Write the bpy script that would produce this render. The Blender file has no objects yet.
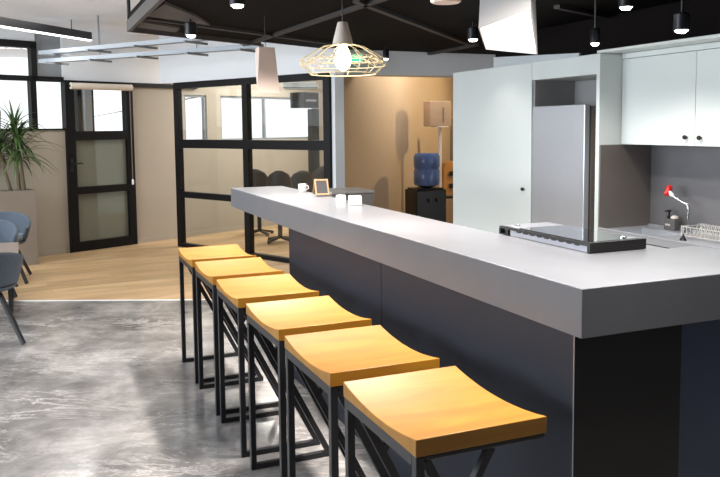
import bpy, bmesh, math, random
from mathutils import Vector, Matrix
random.seed(7)
sc = bpy.context.scene
col = sc.collection
PI = math.pi

# ------------------------------------------------------------------ camera
F, CX, CY = 782.4, 360.28, 193.46
YAW, PITCH, ROLL = .4003, .0859, .0100
O = Vector((-1.4179, -1.7556, 1.5233))
fw = Vector((math.sin(YAW)*math.cos(PITCH), math.cos(YAW)*math.cos(PITCH), -math.sin(PITCH)))
r0 = Vector((math.cos(YAW), -math.sin(YAW), 0)); d0 = fw.cross(r0)
rt = r0*math.cos(ROLL) + d0*math.sin(ROLL)
dn = d0*math.cos(ROLL) - r0*math.sin(ROLL)
cd = bpy.data.cameras.new('camera'); cam = bpy.data.objects.new('camera', cd); col.objects.link(cam)
M = Matrix((rt, -dn, -fw)).transposed().to_4x4(); M.translation = O
cam.matrix_world = M
cd.sensor_width = 36; cd.lens = F/720*36
cd.shift_x = (360-CX)/720; cd.shift_y = (CY-238.5)/720
cd.clip_start = .05
sc.camera = cam

def ray(px, py): return rt*((px-CX)/F) + dn*((py-CY)/F) + fw
def at(px, py, ax, v):                       # survey: point of a known plane x=, y= or z= seen at a pixel
    d = ray(px, py); i = 'xyz'.index(ax); return O + d*((v-O[i])/d[i])
def dep(px, py, t): return O + ray(px, py)*t

# ------------------------------------------------------------------ materials
def lin(c): return tuple((x/255/12.92 if x/255 <= .04045 else ((x/255+.055)/1.055)**2.4) for x in c)
def mat(name, rgb, rough=.5, metal=0, var=0, scale=6, bump=0, spec=.5, emit=None, estr=0, stretch=(1,1,1), coat=0):
    m = bpy.data.materials.new(name); m.use_nodes = True
    nt = m.node_tree; b = nt.nodes['Principled BSDF']
    c = (*lin(rgb), 1)
    b.inputs['Base Color'].default_value = c
    b.inputs['Roughness'].default_value = rough; b.inputs['Metallic'].default_value = metal
    b.inputs['Specular IOR Level'].default_value = spec
    b.inputs['Coat Weight'].default_value = coat
    if emit:
        b.inputs['Emission Color'].default_value = (*lin(emit), 1); b.inputs['Emission Strength'].default_value = estr
    if var or bump:
        tc = nt.nodes.new('ShaderNodeTexCoord'); mp = nt.nodes.new('ShaderNodeMapping'); nz = nt.nodes.new('ShaderNodeTexNoise')
        mp.inputs['Scale'].default_value = stretch
        nt.links.new(tc.outputs['Object'], mp.inputs['Vector']); nt.links.new(mp.outputs[0], nz.inputs['Vector'])
        nz.inputs['Scale'].default_value = scale; nz.inputs['Detail'].default_value = 5
        if var:
            mx = nt.nodes.new('ShaderNodeMix'); mx.data_type = 'RGBA'
            mx.inputs[6].default_value = tuple(min(1, x*(1-var)) for x in c[:3])+(1,)
            mx.inputs[7].default_value = tuple(min(1, x*(1+var)) for x in c[:3])+(1,)
            nt.links.new(nz.outputs['Fac'], mx.inputs[0]); nt.links.new(mx.outputs[2], b.inputs['Base Color'])
        if bump:
            bp = nt.nodes.new('ShaderNodeBump'); bp.inputs['Strength'].default_value = bump; bp.inputs['Distance'].default_value = .01
            nt.links.new(nz.outputs['Fac'], bp.inputs['Height']); nt.links.new(bp.outputs[0], b.inputs['Normal'])
    return m
def glass(name, tint=(235,240,240), refl=.08, frost=0, fcol=(150,145,130)):
    m = bpy.data.materials.new(name); m.use_nodes = True; nt = m.node_tree
    for n in list(nt.nodes): nt.nodes.remove(n)
    o = nt.nodes.new('ShaderNodeOutputMaterial'); t = nt.nodes.new('ShaderNodeBsdfTransparent'); g = nt.nodes.new('ShaderNodeBsdfGlossy')
    t.inputs[0].default_value = (*lin(tint), 1); g.inputs['Roughness'].default_value = .03
    mx = nt.nodes.new('ShaderNodeMixShader'); mx.inputs[0].default_value = refl
    nt.links.new(t.outputs[0], mx.inputs[1]); nt.links.new(g.outputs[0], mx.inputs[2])
    last = mx
    if frost:
        d = nt.nodes.new('ShaderNodeBsdfDiffuse'); d.inputs[0].default_value = (*lin(fcol), 1)
        tl = nt.nodes.new('ShaderNodeBsdfTranslucent'); tl.inputs[0].default_value = (*lin(fcol), 1)
        m1 = nt.nodes.new('ShaderNodeMixShader'); m1.inputs[0].default_value = .4
        nt.links.new(d.outputs[0], m1.inputs[1]); nt.links.new(tl.outputs[0], m1.inputs[2])
        m2 = nt.nodes.new('ShaderNodeMixShader'); m2.inputs[0].default_value = frost
        nt.links.new(mx.outputs[0], m2.inputs[1]); nt.links.new(m1.outputs[0], m2.inputs[2]); last = m2
    nt.links.new(last.outputs[0], o.inputs[0]); return m

def floor_tile():
    m = mat('marble_tile', (150,146,142), .13); nt = m.node_tree; b = nt.nodes['Principled BSDF']; N = nt.nodes.new; L = nt.links.new
    tc = N('ShaderNodeTexCoord'); mp = N('ShaderNodeMapping'); mp.inputs['Rotation'].default_value = (0,0,.415)
    L(tc.outputs['Object'], mp.inputs['Vector'])
    n1 = N('ShaderNodeTexNoise'); n1.inputs['Scale'].default_value = 2.2; n1.inputs['Detail'].default_value = 9; n1.inputs['Roughness'].default_value = .68; n1.inputs['Distortion'].default_value = .25
    L(mp.outputs[0], n1.inputs['Vector'])
    r1 = N('ShaderNodeValToRGB'); e = r1.color_ramp.elements
    e[0].position = .30; e[0].color = (*lin((92,90,89)),1); e[1].position = .70; e[1].color = (*lin((178,174,171)),1)
    k = e.new(.5); k.color = (*lin((132,129,127)),1)
    L(n1.outputs['Fac'], r1.inputs[0])
    # pale veins
    st = N('ShaderNodeMapping'); st.inputs['Scale'].default_value = (.55,1.5,1); L(mp.outputs[0], st.inputs['Vector'])
    n2 = N('ShaderNodeTexNoise'); n2.inputs['Scale'].default_value = 2.6; n2.inputs['Detail'].default_value = 10; n2.inputs['Roughness'].default_value = .72; n2.inputs['Distortion'].default_value = .5
    L(st.outputs[0], n2.inputs['Vector'])
    a1 = N('ShaderNodeMath'); a1.operation = 'SUBTRACT'; a1.inputs[1].default_value = .5; L(n2.outputs['Fac'], a1.inputs[0])
    a2 = N('ShaderNodeMath'); a2.operation = 'ABSOLUTE'; L(a1.outputs[0], a2.inputs[0])
    r2 = N('ShaderNodeValToRGB'); r2.color_ramp.elements[0].color = (1,1,1,1); r2.color_ramp.elements[1].color = (0,0,0,1); r2.color_ramp.elements[1].position = .020
    L(a2.outputs[0], r2.inputs[0])
    n3 = N('ShaderNodeTexNoise'); n3.inputs['Scale'].default_value = 1.2; L(mp.outputs[0], n3.inputs['Vector'])
    mm = N('ShaderNodeMath'); mm.operation = 'MULTIPLY'; L(r2.outputs[0], mm.inputs[0]); 
    r3 = N('ShaderNodeValToRGB'); r3.color_ramp.elements[0].position = .42; r3.color_ramp.elements[1].position = .68; n3.inputs['Scale'].default_value = 1.7; n3.inputs['Detail'].default_value = 4
    L(n3.outputs['Fac'], r3.inputs[0]); L(r3.outputs[0], mm.inputs[1])
    mx = N('ShaderNodeMix'); mx.data_type = 'RGBA'; L(mm.outputs[0], mx.inputs[0]); L(r1.outputs[0], mx.inputs[6]); mx.inputs[7].default_value = (*lin((206,202,198)),1)
    br = N('ShaderNodeTexBrick'); br.inputs['Color1'].default_value = (.80,.80,.80,1); br.inputs['Color2'].default_value = (1.0,1.0,1.0,1); br.inputs['Mortar'].default_value = (.8,.8,.8,1)
    br.inputs['Scale'].default_value = 1; br.inputs['Mortar Size'].default_value = .003; br.inputs['Brick Width'].default_value = 1.2; br.inputs['Row Height'].default_value = .6
    L(mp.outputs[0], br.inputs['Vector'])
    ml = N('ShaderNodeMix'); ml.data_type = 'RGBA'; ml.blend_type = 'MULTIPLY'; ml.inputs[0].default_value = 1
    L(mx.outputs[2], ml.inputs[6]); L(br.outputs['Color'], ml.inputs[7]); L(ml.outputs[2], b.inputs['Base Color'])
    return m
def floor_wood():
    m = mat('oak_plank', (206,172,128), .4); nt = m.node_tree; b = nt.nodes['Principled BSDF']; N = nt.nodes.new; L = nt.links.new
    tc = N('ShaderNodeTexCoord'); mp = N('ShaderNodeMapping'); mp.inputs['Rotation'].default_value = (0,0,-.1); L(tc.outputs['Object'], mp.inputs['Vector'])
    br = N('ShaderNodeTexBrick'); br.inputs['Color1'].default_value = (*lin((208,176,134)),1); br.inputs['Color2'].default_value = (*lin((188,156,116)),1); br.inputs['Mortar'].default_value = (*lin((170,135,95)),1)
    br.inputs['Scale'].default_value = 1; br.inputs['Mortar Size'].default_value = .002; br.inputs['Brick Width'].default_value = 1.3; br.inputs['Row Height'].default_value = .19
    L(mp.outputs[0], br.inputs['Vector'])
    st = N('ShaderNodeMapping'); st.inputs['Scale'].default_value = (.8,5,1); L(mp.outputs[0], st.inputs['Vector'])
    n = N('ShaderNodeTexNoise'); n.inputs['Scale'].default_value = 1.6; n.inputs['Detail'].default_value = 6; L(st.outputs[0], n.inputs['Vector'])
    rp = N('ShaderNodeValToRGB'); rp.color_ramp.elements[0].position = .3; rp.color_ramp.elements[0].color = (.72,.72,.72,1); rp.color_ramp.elements[1].position = .6; rp.color_ramp.elements[1].color = (1,1,1,1)
    L(n.outputs['Fac'], rp.inputs[0])
    ml = N('ShaderNodeMix'); ml.data_type = 'RGBA'; ml.blend_type = 'MULTIPLY'; ml.inputs[0].default_value = 1
    L(br.outputs['Color'], ml.inputs[6]); L(rp.outputs[0], ml.inputs[7]); L(ml.outputs[2], b.inputs['Base Color'])
    return m
def seat_wood():
    m = mat('seat_wood', (226,160,72), .42); nt = m.node_tree; b = nt.nodes['Principled BSDF']; N = nt.nodes.new; L = nt.links.new
    tc = N('ShaderNodeTexCoord'); oi = N('ShaderNodeObjectInfo'); ad = N('ShaderNodeVectorMath'); ad.operation = 'ADD'
    cmb = N('ShaderNodeCombineXYZ'); mu = N('ShaderNodeMath'); mu.operation = 'MULTIPLY'; mu.inputs[1].default_value = 40
    L(oi.outputs['Random'], mu.inputs[0]); L(mu.outputs[0], cmb.inputs[1]); L(tc.outputs['Object'], ad.inputs[0]); L(cmb.outputs[0], ad.inputs[1])
    st = N('ShaderNodeMapping'); st.inputs['Scale'].default_value = (2.2,9,9); L(ad.outputs[0], st.inputs['Vector'])
    n = N('ShaderNodeTexNoise'); n.inputs['Scale'].default_value = 1.6; n.inputs['Detail'].default_value = 6; n.inputs['Distortion'].default_value = .6; L(st.outputs[0], n.inputs['Vector'])
    rp = N('ShaderNodeValToRGB'); e = rp.color_ramp.elements
    e[0].position = .25; e[0].color = (*lin((138,90,20)),1); e[1].position = .75; e[1].color = (*lin((162,114,30)),1)
    L(n.outputs['Fac'], rp.inputs[0]); L(rp.outputs[0], b.inputs['Base Color'])
    return m

MT = dict(
 tile=floor_tile(), oak=floor_wood(), seat=seat_wood(),
 black=mat('black_steel', (26,27,32), .38, 0, .15, 20),
 frame=mat('black_frame', (13,13,16), .5, 0, .1, 15, 0, .25),
 slab=mat('grey_stone_laminate', (102,104,109), .3, 0, .12, 7, .02),
 base=mat('anthracite_panel', (13,19,34), .55, 0, .2, 3, 0, .35),
 retp=mat('lightened_return_panel', (62,74,98), .5, 0, .2, 3),  # raised blue-grey stands in for faint light on the return panel
 endp=mat('black_panel', (11,11,12), .6, 0, .2, 4),
 beige=mat('beige_plaster', (170,162,149), .8, 0, .08, 1.5),
 white=mat('white_paint', (226,230,234), .7, 0, .02, 2),
 ceil=mat('white_ceiling', (238,240,246), .85, 0, .02, 2),
 greywall=mat('grey_paint', (140,145,150), .8, 0, .05, 2),
 dark=mat('dark_ceiling', (17,13,12), .9, 0, .25, 1.2, 0, .1),
 blackwall=mat('black_wall', (24,20,20), .9, 0, .1, 2, 0, .1),
 darkbeam=mat('dark_beam', (54,51,51), .6, 0, .1, 5),
 insert=mat('grey_acoustic_insert', (84,78,75), .8, 0, .15, 3),
 cab=mat('white_cabinet', (212,219,218), .42, 0, .02, 2),
 niche=mat('grey_niche', (150,150,150), .6, 0, .05, 3),
 steel=mat('brushed_steel', (186,190,198), .34, .55, .05, 4, 0, .5, None, 0, (1,40,1)),
 fside=mat('fridge_side', (124,114,106), .5, .1, .1, 4),
 seal=mat('fridge_seal', (66,62,60), .5),
 chrome=mat('chrome', (215,215,215), .14, 1, .03, 8),
 clad=mat('dark_grey_cladding', (104,98,94), .5, 0, .12, 5),
 splash=mat('grey_splashback', (108,107,110), .42, 0, .1, 4),
 counter=mat('grey_counter', (150,146,142), .35, 0, .1, 6),
 dknob=mat('dark_knob', (45,40,36), .35, .6, .1, 9),
 blackpl=mat('black_plastic', (14,13,13), .35, 0, .1, 9),
 blackgl=mat('smoked_glass', (30,32,36), .06, 0, .05, 3, 0, .9, None, 0, (1,1,1), 1),
 silver=mat('silver_sheet', (176,178,186), .3, .8, .05, 9),
 red=mat('red_plastic', (200,30,28), .4, 0, .1, 9),
 wire=mat('white_wire', (215,213,208), .35, .3, .05, 9),
 soap=mat('grey_caddy', (92,90,90), .6, 0, .1, 9),
 sponge=mat('pale_sponge', (214,210,200), .9, 0, .1, 30, .3),
 paper=mat('pale_label', (190,190,188), .6, 0, .03, 9),
 cone=mat('cream_cone', (226,214,202), .7, 0, .06, 14, .05),
 lampbody=mat('pale_lamp_body', (228,226,224), .7, 0, .04, 6),
 lampfar=mat('blush_lamp_body', (228,208,196), .7, 0, .04, 6),
 gold=mat('pale_gold_wire', (232,216,178), .45, .1, .05, 9),
 bulb=mat('glowing_bulb', (255,250,235), .4, 0, .01, 3, 0, .5, (255,240,205), 5),
 diffuser=mat('glowing_diffuser', (255,255,255), .5, 0, .01, 3, 0, .5, (255,252,248), 3),
 lens=mat('glowing_lens', (255,255,255), .5, 0, .01, 3, 0, .5, (255,248,238), 22),
 strip=mat('glowing_strip', (255,255,255), .5, 0, .01, 3, 0, .5, (255,253,250), 3),
 green=mat('green_lit_sign', (90,220,180), .5, 0, .03, 3, 0, .5, (80,225,180), .8),
 blind=mat('cream_blind', (226,214,198), .6, 0, .04, 9),
 planter=mat('taupe_planter', (134,122,110), .6, 0, .06, 4),
 soil=mat('dark_soil', (50,38,30), .95, 0, .3, 30, .5),
 leaf=mat('dracaena_leaf', (56,80,36), .45, 0, .5, 5),
 trunk=mat('trunk_bark', (96,84,62), .8, 0, .2, 20, .3),
 blue=mat('blue_grey_fabric', (78,87,98), .85, 0, .12, 40, .15),
 bluecush=mat('pale_blue_cushion', (112,124,136), .85, 0, .08, 40, .1),
 table=mat('taupe_table_top', (140,126,116), .45, 0, .08, 5),
 officech=mat('dark_chair_shell', (44,41,38), .6, 0, .12, 9),
 pipe=mat('white_cable_tray', (160,168,176), .55, 0, .03, 9),
 wood=mat('pale_wood', (150,118,84), .6, 0, .12, 12),
 chalk=mat('chalkboard', (46,46,47), .8, 0, .1, 9),
 cup=mat('white_ceramic', (244,242,240), .3, 0, .01, 3),
 greycab=mat('grey_low_cabinet', (128,124,122), .5, 0, .06, 4),
 greytop=mat('pale_grey_top', (176,172,170), .45, 0, .05, 4),
 yellow=mat('warm_plaster', (190,168,142), .85, 0, .06, 1.5),
 water=mat('blue_bottle', (92,116,170), .12, 0, .06, 4),
 waterc=mat('bottle_cap', (36,48,92), .4, 0, .03, 4),
 spk=mat('wooden_speaker_box', (176,150,126), .6, 0, .14, 8, 0, .5, None, 0, (1,1,6)),
 orange=mat('orange_wood', (206,150,84), .35, 0, .15, 7),
 acwhite=mat('white_plastic', (224,230,234), .4, 0, .01, 3),
 clear=glass('clear_glass', (252,253,253), .05),
 part=glass('partition_glass', (250,251,249), .05),
 frost=glass('frosted_glass', (215,220,214), .05, .75, (150,150,136)),
 outside=mat('pale_concrete', (200,206,210), .8, 0, .05, 2),
)

# ------------------------------------------------------------------ mesh helpers
def bx(bm, x0, y0, z0, x1, y1, z1, T=None):
    vs = [bm.verts.new(Vector((x, y, z)) if T is None else T @ Vector((x, y, z))) for z in (z0, z1) for y in (y0, y1) for x in (x0, x1)]
    for f in ((0,2,3,1),(4,5,7,6),(0,1,5,4),(2,6,7,3),(0,4,6,2),(1,3,7,5)): bm.faces.new([vs[i] for i in f])
def prism(bm, pts, z0, z1, T=None):
    a = [Vector((p[0], p[1], z0)) for p in pts]; b = [Vector((p[0], p[1], z1)) for p in pts]
    if T is not None: a = [T @ v for v in a]; b = [T @ v for v in b]
    a = [bm.verts.new(v) for v in a]; b = [bm.verts.new(v) for v in b]
    bm.faces.new(a[::-1]); bm.faces.new(b); n = len(a)
    for i in range(n): bm.faces.new((a[i], a[(i+1)%n], b[(i+1)%n], b[i]))
def bar(bm, p, q, w, h=None, up=(0,0,1)):            # square section beam between two points
    h = h or w; p = Vector(p); q = Vector(q); d = (q-p).normalized(); u = Vector(up)
    if abs(d.dot(u)) > .98: u = Vector((0,1,0)) if abs(d.y) < .9 else Vector((1,0,0))
    s = d.cross(u).normalized(); u = s.cross(d)
    ring = lambda c: [bm.verts.new(c + s*a*w/2 + u*b*h/2) for a, b in ((-1,-1),(1,-1),(1,1),(-1,1))]
    a = ring(p); b = ring(q); bm.faces.new(a[::-1]); bm.faces.new(b)
    for i in range(4): bm.faces.new((a[i], a[(i+1)%4], b[(i+1)%4], b[i]))
def tube(bm, pts, r, seg=10, closed=False):
    pts = [Vector(p) for p in pts]; n = len(pts); rings = []; prev = None
    rr = r if isinstance(r, (list, tuple)) else [r]*n
    for i, p in enumerate(pts):
        if closed: d = (pts[(i+1)%n]-pts[i-1]).normalized()
        else: d = (pts[min(i+1,n-1)]-pts[max(i-1,0)]).normalized()
        u = prev - d*prev.dot(d) if prev is not None else (Vector((0,0,1)) if abs(d.z) < .9 else Vector((1,0,0)))
        if prev is None: u = u - d*u.dot(d)
        u.normalize(); prev = u; s = d.cross(u)
        rings.append([bm.verts.new(p + (u*math.cos(2*PI*k/seg) + s*math.sin(2*PI*k/seg))*rr[i]) for k in range(seg)])
    m = n if closed else n-1
    for i in range(m):
        a, b = rings[i], rings[(i+1)%n]
        for k in range(seg): bm.faces.new((a[k], a[(k+1)%seg], b[(k+1)%seg], b[k]))
    if not closed: bm.faces.new(rings[0][::-1]); bm.faces.new(rings[-1])
def lathe(bm, prof, c=(0,0,0), seg=32, T=None):       # profile of (radius, z), bottom to top
    c = Vector(c); rings = []
    for r, z in prof:
        ring = [c + Vector((r*math.cos(2*PI*k/seg), r*math.sin(2*PI*k/seg), z)) for k in range(seg)]
        if T is not None: ring = [T @ v for v in ring]
        rings.append([bm.verts.new(v) for v in ring])
    for a, b in zip(rings, rings[1:]):
        for k in range(seg): bm.faces.new((a[k], a[(k+1)%seg], b[(k+1)%seg], b[k]))
    bm.faces.new(rings[0][::-1]); bm.faces.new(rings[-1])
def obj(name, bm, m, parent=None, bevel=0, smooth=False, seg=2, kind=None, label=None):
    bmesh.ops.recalc_face_normals(bm, faces=bm.faces)
    if parent is not None and not parent.get('_local') and not (parent.parent and parent.parent.get('_local')):        # mesh given in world coordinates, moved to the thing's base
        bm.transform(WM(parent).inverted())
    me = bpy.data.meshes.new(name); bm.to_mesh(me); bm.free()
    if smooth:
        for p in me.polygons: p.use_smooth = True
        try: me.set_sharp_from_angle(angle=math.radians(38))
        except Exception: pass
    me.materials.append(m if not isinstance(m, str) else MT[m])
    o = bpy.data.objects.new(name, me); col.objects.link(o)
    if parent is not None: o.parent = parent
    if bevel:
        b = o.modifiers.new('bevel', 'BEVEL'); b.width = bevel; b.segments = seg; b.limit_method = 'ANGLE'; b.angle_limit = math.radians(40)
    if kind: o['kind'] = kind
    if label: o['label'] = label
    return o
def WM(o):
    m = Matrix.LocRotScale(o.location, o.rotation_euler, o.scale)
    return WM(o.parent) @ m if o.parent else m
def tag(o, label, cat, group=None):
    o['label'] = label; o['category'] = cat
    if group: o['group'] = group
    return o
def thing(name, label, cat, loc=(0,0,0), rz=0, group=None):
    o = bpy.data.objects.new(name, None); col.objects.link(o); o.empty_display_size = .05
    o.location = loc; o.rotation_euler = (0,0,rz); return tag(o, label, cat, group)
def B(): return bmesh.new()
def struct(name, bm, m, parent=None, **k): return obj(name, bm, m, parent, kind=None if parent else 'structure', **k)
def boxes(name, m, lst, parent=None, kind=None, T=None, **k):
    bm = B()
    for b in lst: bx(bm, *b, T=T)
    return obj(name, bm, m, parent, kind=kind, **k)
def copy_tree(o, parent=None):
    c = o.copy(); col.objects.link(c)
    if parent is not None: c.parent = parent
    for ch in list(o.children): copy_tree(ch, c)
    return c
def localize(o): o['_local'] = 1

# ------------------------------------------------------------------ floors, ceilings
bd = Vector((1.47, -.655, 0)).normalized()                     # edge between tile and planks
bp = Vector((-.234, 5.175, 0))
L0 = bp - bd*7; L1 = bp + bd*9
bm = B(); prism(bm, [(-6.4,-6), (6,-6), (L1.x,L1.y), (L0.x,L0.y)], -.06, 0); struct('floor', bm, 'tile')
bm = B(); prism(bm, [(L0.x,L0.y), (L1.x,L1.y), (8,13), (-8,13)], -.06, 0); struct('floor_planks', bm, 'oak')
bm = B(); bar(bm, L0+Vector((0,0,.0005)), L1+Vector((0,0,.0005)), .02, .007); struct('trim_1', bm, 'white')

# back wall frame: s along the wall, t towards the room, z up
A = Vector((-.997, 8.476, 0)); U = Vector((.906, .424, 0)).normalized(); Nn = Vector((U.y, -U.x, 0))
WT = Matrix((U, Nn, Vector((0,0,1)))).transposed().to_4x4(); WT.translation = A
WI = WT.inverted()
def atW(px, py, t=0):                                          # (s, z) on the back wall
    d = ray(px, py); k = (A + Nn*t - O).dot(Nn)/d.dot(Nn); p = WI @ (O + d*k); return p.x, p.z
ZC = 2.75
bm = B(); prism(bm, [(-6.5,-6), (6,-6), (6,13), (-8,13)], ZC, ZC+.08); struct('ceiling', bm, 'ceil')
sill = 1.525; s_pier = atW(133,160)[0]; s_p1 = atW(186,160)[0]
sP = (atW(207,120)[0], atW(221,120)[0]); s_we = atW(317,120)[0]
z_w0, z_w1 = 1.33, atW(230,96)[1]
wl = [(-5,-.12,0, -.0,0,sill)]                                  # beige under the left windows
wl += [(s_pier,-.12,0, s_p1,0,2.06)]                            # pier
wl += [(s_p1,-.12,0, 9,0,z_w0), (sP[0],-.12,z_w0, sP[1],0,z_w1), (s_we,-.12,z_w0, 9,0,z_w1), (s_p1,-.12,z_w1, 9,0,2.3)]
boxes('wall_back', 'beige', wl, kind='structure', T=WT)
s33 = atW(33,60)[0]
boxes('wall_back_upper', 'white', [(-.0,-.12,2.115, s_pier,0,ZC), (s_pier,-.12,2.06, s_p1,0,ZC), (s_p1,-.12,2.3, 9,0,ZC)], kind='structure', T=WT)
boxes('wall_back_grey', 'greywall', [(s33+.03,-.12,2.12, 0,-.02,ZC)], kind='structure', T=WT)
boxes('baseboard_back', 'beige', [(-5,0.001,0, -.06,.015,.06), (s_pier+.0,0.001,0, 6,.015,.06)], kind='structure', T=WT)
boxes('wall_left', 'white', [(-6.5,-5.9,0, -6.4,6,.9), (-6.5,-5.9,2.5, -6.4,6,ZC), (-6.5,-5.9,.9, -6.4,-1.5,2.5), (-6.5,5.2,.9, -6.4,6,2.5)], kind='structure')
boxes('wall_rear', 'greywall', [(-6.5,-6.1,0, 2.8,-5.95,ZC)], kind='structure')

# windows of the back wall
w = thing('window_1', 'black-framed strip window above the plant and beige wall', 'window', WT @ Vector((-1.3,0,sill)), math.atan2(U.y,U.x)); w['kind'] = 'structure'
zr = atW(20,78)[1]; zt = atW(20,44)[1]
ms = atW(33,100)[0]
fr = [(-5,-.06,sill-.012, -.0,.02,sill+.006), (-5,-.06,zr-.03, -.0,.03,zr+.03), (-5,-.06,zt-.04, s33+.035,.03,zt+.04), (ms-.035,-.06,sill, ms+.035,.03,zr), (s33-.035,-.06,zr, s33+.035,.03,zt)]
for q in (-1.7,-2.7,-3.7): fr.append((q-.035,-.06,sill, q+.035,.03,zt))
boxes('window_frame', 'frame', fr, w, T=WT)
boxes('pane', 'clear', [(-5,-.03,sill+.006, 0,-.024,zr-.03), (-5,-.03,zr+.03, s33-.035,-.024,zt-.04)], w, T=WT)
boxes('wall_back_header', 'white', [(-5,-.12,zt+.04, s33+.03,0,ZC)], kind='structure', T=WT)
w = thing('window_2', 'strip window of the meeting room seen through the glass partition', 'window', WT @ Vector((2.5,0,z_w0)), math.atan2(U.y,U.x)); w['kind'] = 'structure'
fr = []
for a_, b_ in ((s_p1,sP[0]), (sP[1],s_we)):
    fr += [(a_,-.08,z_w0, b_,-.02,z_w0+.03), (a_,-.08,z_w1-.03, b_,-.02,z_w1), (a_,-.08,z_w0, a_+.03,-.02,z_w1), (b_-.03,-.08,z_w0, b_,-.02,z_w1)]
m_ = atW(266,120)[0]; fr.append((m_-.012,-.08,z_w0, m_+.012,-.02,z_w1))
boxes('window_frame', 'greywall', fr, w, T=WT)
boxes('pane', 'clear', [(s_p1,-.05,z_w0, sP[0],-.044,z_w1), (sP[1],-.05,z_w0, s_we,-.044,z_w1)], w, T=WT)

# the glazed door
dw = s_pier
d1 = thing('door_1', 'black steel glazed door with three panes in the back wall', 'door', A, math.atan2(U.y,U.x)); d1['kind'] = 'structure'
zd = 2.115; T0, T1 = -.06, .045
z1a, z1b = 1.40, 1.515; z2a, z2b = .71, .80
def zW(px, py): return atW(px, py, .045)[1]
z1b = zW(98,131); z1a = zW(98,140); z2b = zW(98,186); z2a = zW(98,193); z0b = zW(98,240)
sl = .115; sr = .10
boxes('door_frame', 'frame', [(0,T0,0, sl,T1,zd), (dw-sr,T0,0, dw,T1,zd), (sl,T0,zd-.09, dw-sr,T1,zd), (sl,T0,z1a, dw-sr,T1,z1b), (sl,T0,z2a, dw-sr,T1,z2b), (sl,T0,0, dw-sr,T1,z0b)], d1, T=WT)
boxes('pane', 'clear', [(sl,-.012,z1b, dw-sr,-.004,zd-.09)], d1, T=WT, label='clear upper glass pane')
boxes('pane', 'frost', [(sl,-.012,z2b, dw-sr,-.004,z1a)], d1, T=WT, label='frosted middle glass pane')
boxes('pane', 'frost', [(sl,-.012,z0b, dw-sr,-.004,z2a)], d1, T=WT, label='frosted lower glass pane')
bm = B(); bx(bm, .03,T1,1.0, .07,T1+.01,1.16, T=WT); bar(bm, WT@Vector((.05,.045,1.1)), WT@Vector((.05,.09,1.1)), .018); bar(bm, WT@Vector((.045,.09,1.1)), WT@Vector((.17,.09,1.1)), .018)
obj('door_handle', bm, 'black', d1)
t = thing('roller_blind', 'cream rolled-up roller blind across the top of the glazed door', 'blind', WT @ Vector((.45,.08,2.02)))
bm = B(); p, q = WT @ Vector((.05,.09,2.045)), WT @ Vector((dw-.04,.09,2.045)); tube(bm, [p, q], .04, 16); obj('blind_roll', bm, 'blind', t, smooth=True)
for k in (p, q): bm = B(); bar(bm, k, k - Nn*.045, .03); obj('bracket', bm, 'frame', t)
bm = B(); e = WT @ Vector((dw-.05,.06,0)); tube(bm, [e+Vector((0,0,2.03)), e+Vector((0,0,.86))], .006, 6); obj('pull_chain', bm, 'fside', t)
bm = B(); lathe(bm, [(.008,0),(.014,.01),(.014,.06),(.006,.075)], e+Vector((0,0,.79)), 10); obj('chain_weight', bm, 'cup', t, smooth=True)
boxes('trim_2', 'frame', [(s_pier,-.02,2.06, s_p1+.2,.04,2.115)], kind='structure', T=WT)

# building across the street seen through the panes
def outer(name, s0, s1, z0, z1, t, m, label, cat):
    tag(boxes(name, m, [(s0,-t-.4,z0, s1,-t,z1)], T=WT), label, cat)
a0, a1 = atW(99,100)[0], atW(106,100)[0]
boxes('window_3', 'outside', [(a0,-.5,0, a1,-.35,2.6)], kind='structure', T=WT)
boxes('window_4', 'frame', [(a0-.075,-.5,0, a0-.02,-.4,2.2), (a1+.02,-.5,0, a1+.055,-.4,2.2)], kind='structure', T=WT)

# ------------------------------------------------------------------ glass partition of the meeting room
P0 = Vector((.337,8.394,0)); PD = Vector((.445,-.896,0)).normalized(); PN = Vector((PD.y,-PD.x,0))   # PN faces the bar side
PT = Matrix((PD, PN, Vector((0,0,1)))).transposed().to_4x4(); PT.translation = P0
gp = thing('glass_partition', 'black-framed glass partition of the meeting room behind the bar', 'partition', P0, math.atan2(PD.y,PD.x))
PL = 2.65; mid = 1.355
h = .035
for s in (0, mid, PL): boxes('post', 'frame', [(s-(.0 if s==0 else .045),-h,0, s+(.085 if s==0 else .045),h,2.09)], gp, T=PT)
for a_, b_ in ((.085,mid-.045), (mid+.045,PL-.045)):
    boxes('rail', 'frame', [(a_,-h,2.015, b_,h,2.09)], gp, T=PT)
    boxes('rail', 'frame', [(a_,-h,1.27, b_,h,1.375)], gp, T=PT)
    boxes('rail', 'frame', [(a_,-h,.64, b_,h,.715)], gp, T=PT)
    boxes('rail', 'frame', [(a_,-h,0, b_,h,.05)], gp, T=PT)
    for z0, z1 in ((1.375,2.015), (.715,1.27), (.05,.64)): boxes('pane', 'part', [(a_,-.005,z0, b_,.005,z1)], gp, T=PT)
boxes('wall_partition_header', 'white', [(-.25,-.05,2.092, PL+.2,.05,ZC)], kind='structure', T=PT)
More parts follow.
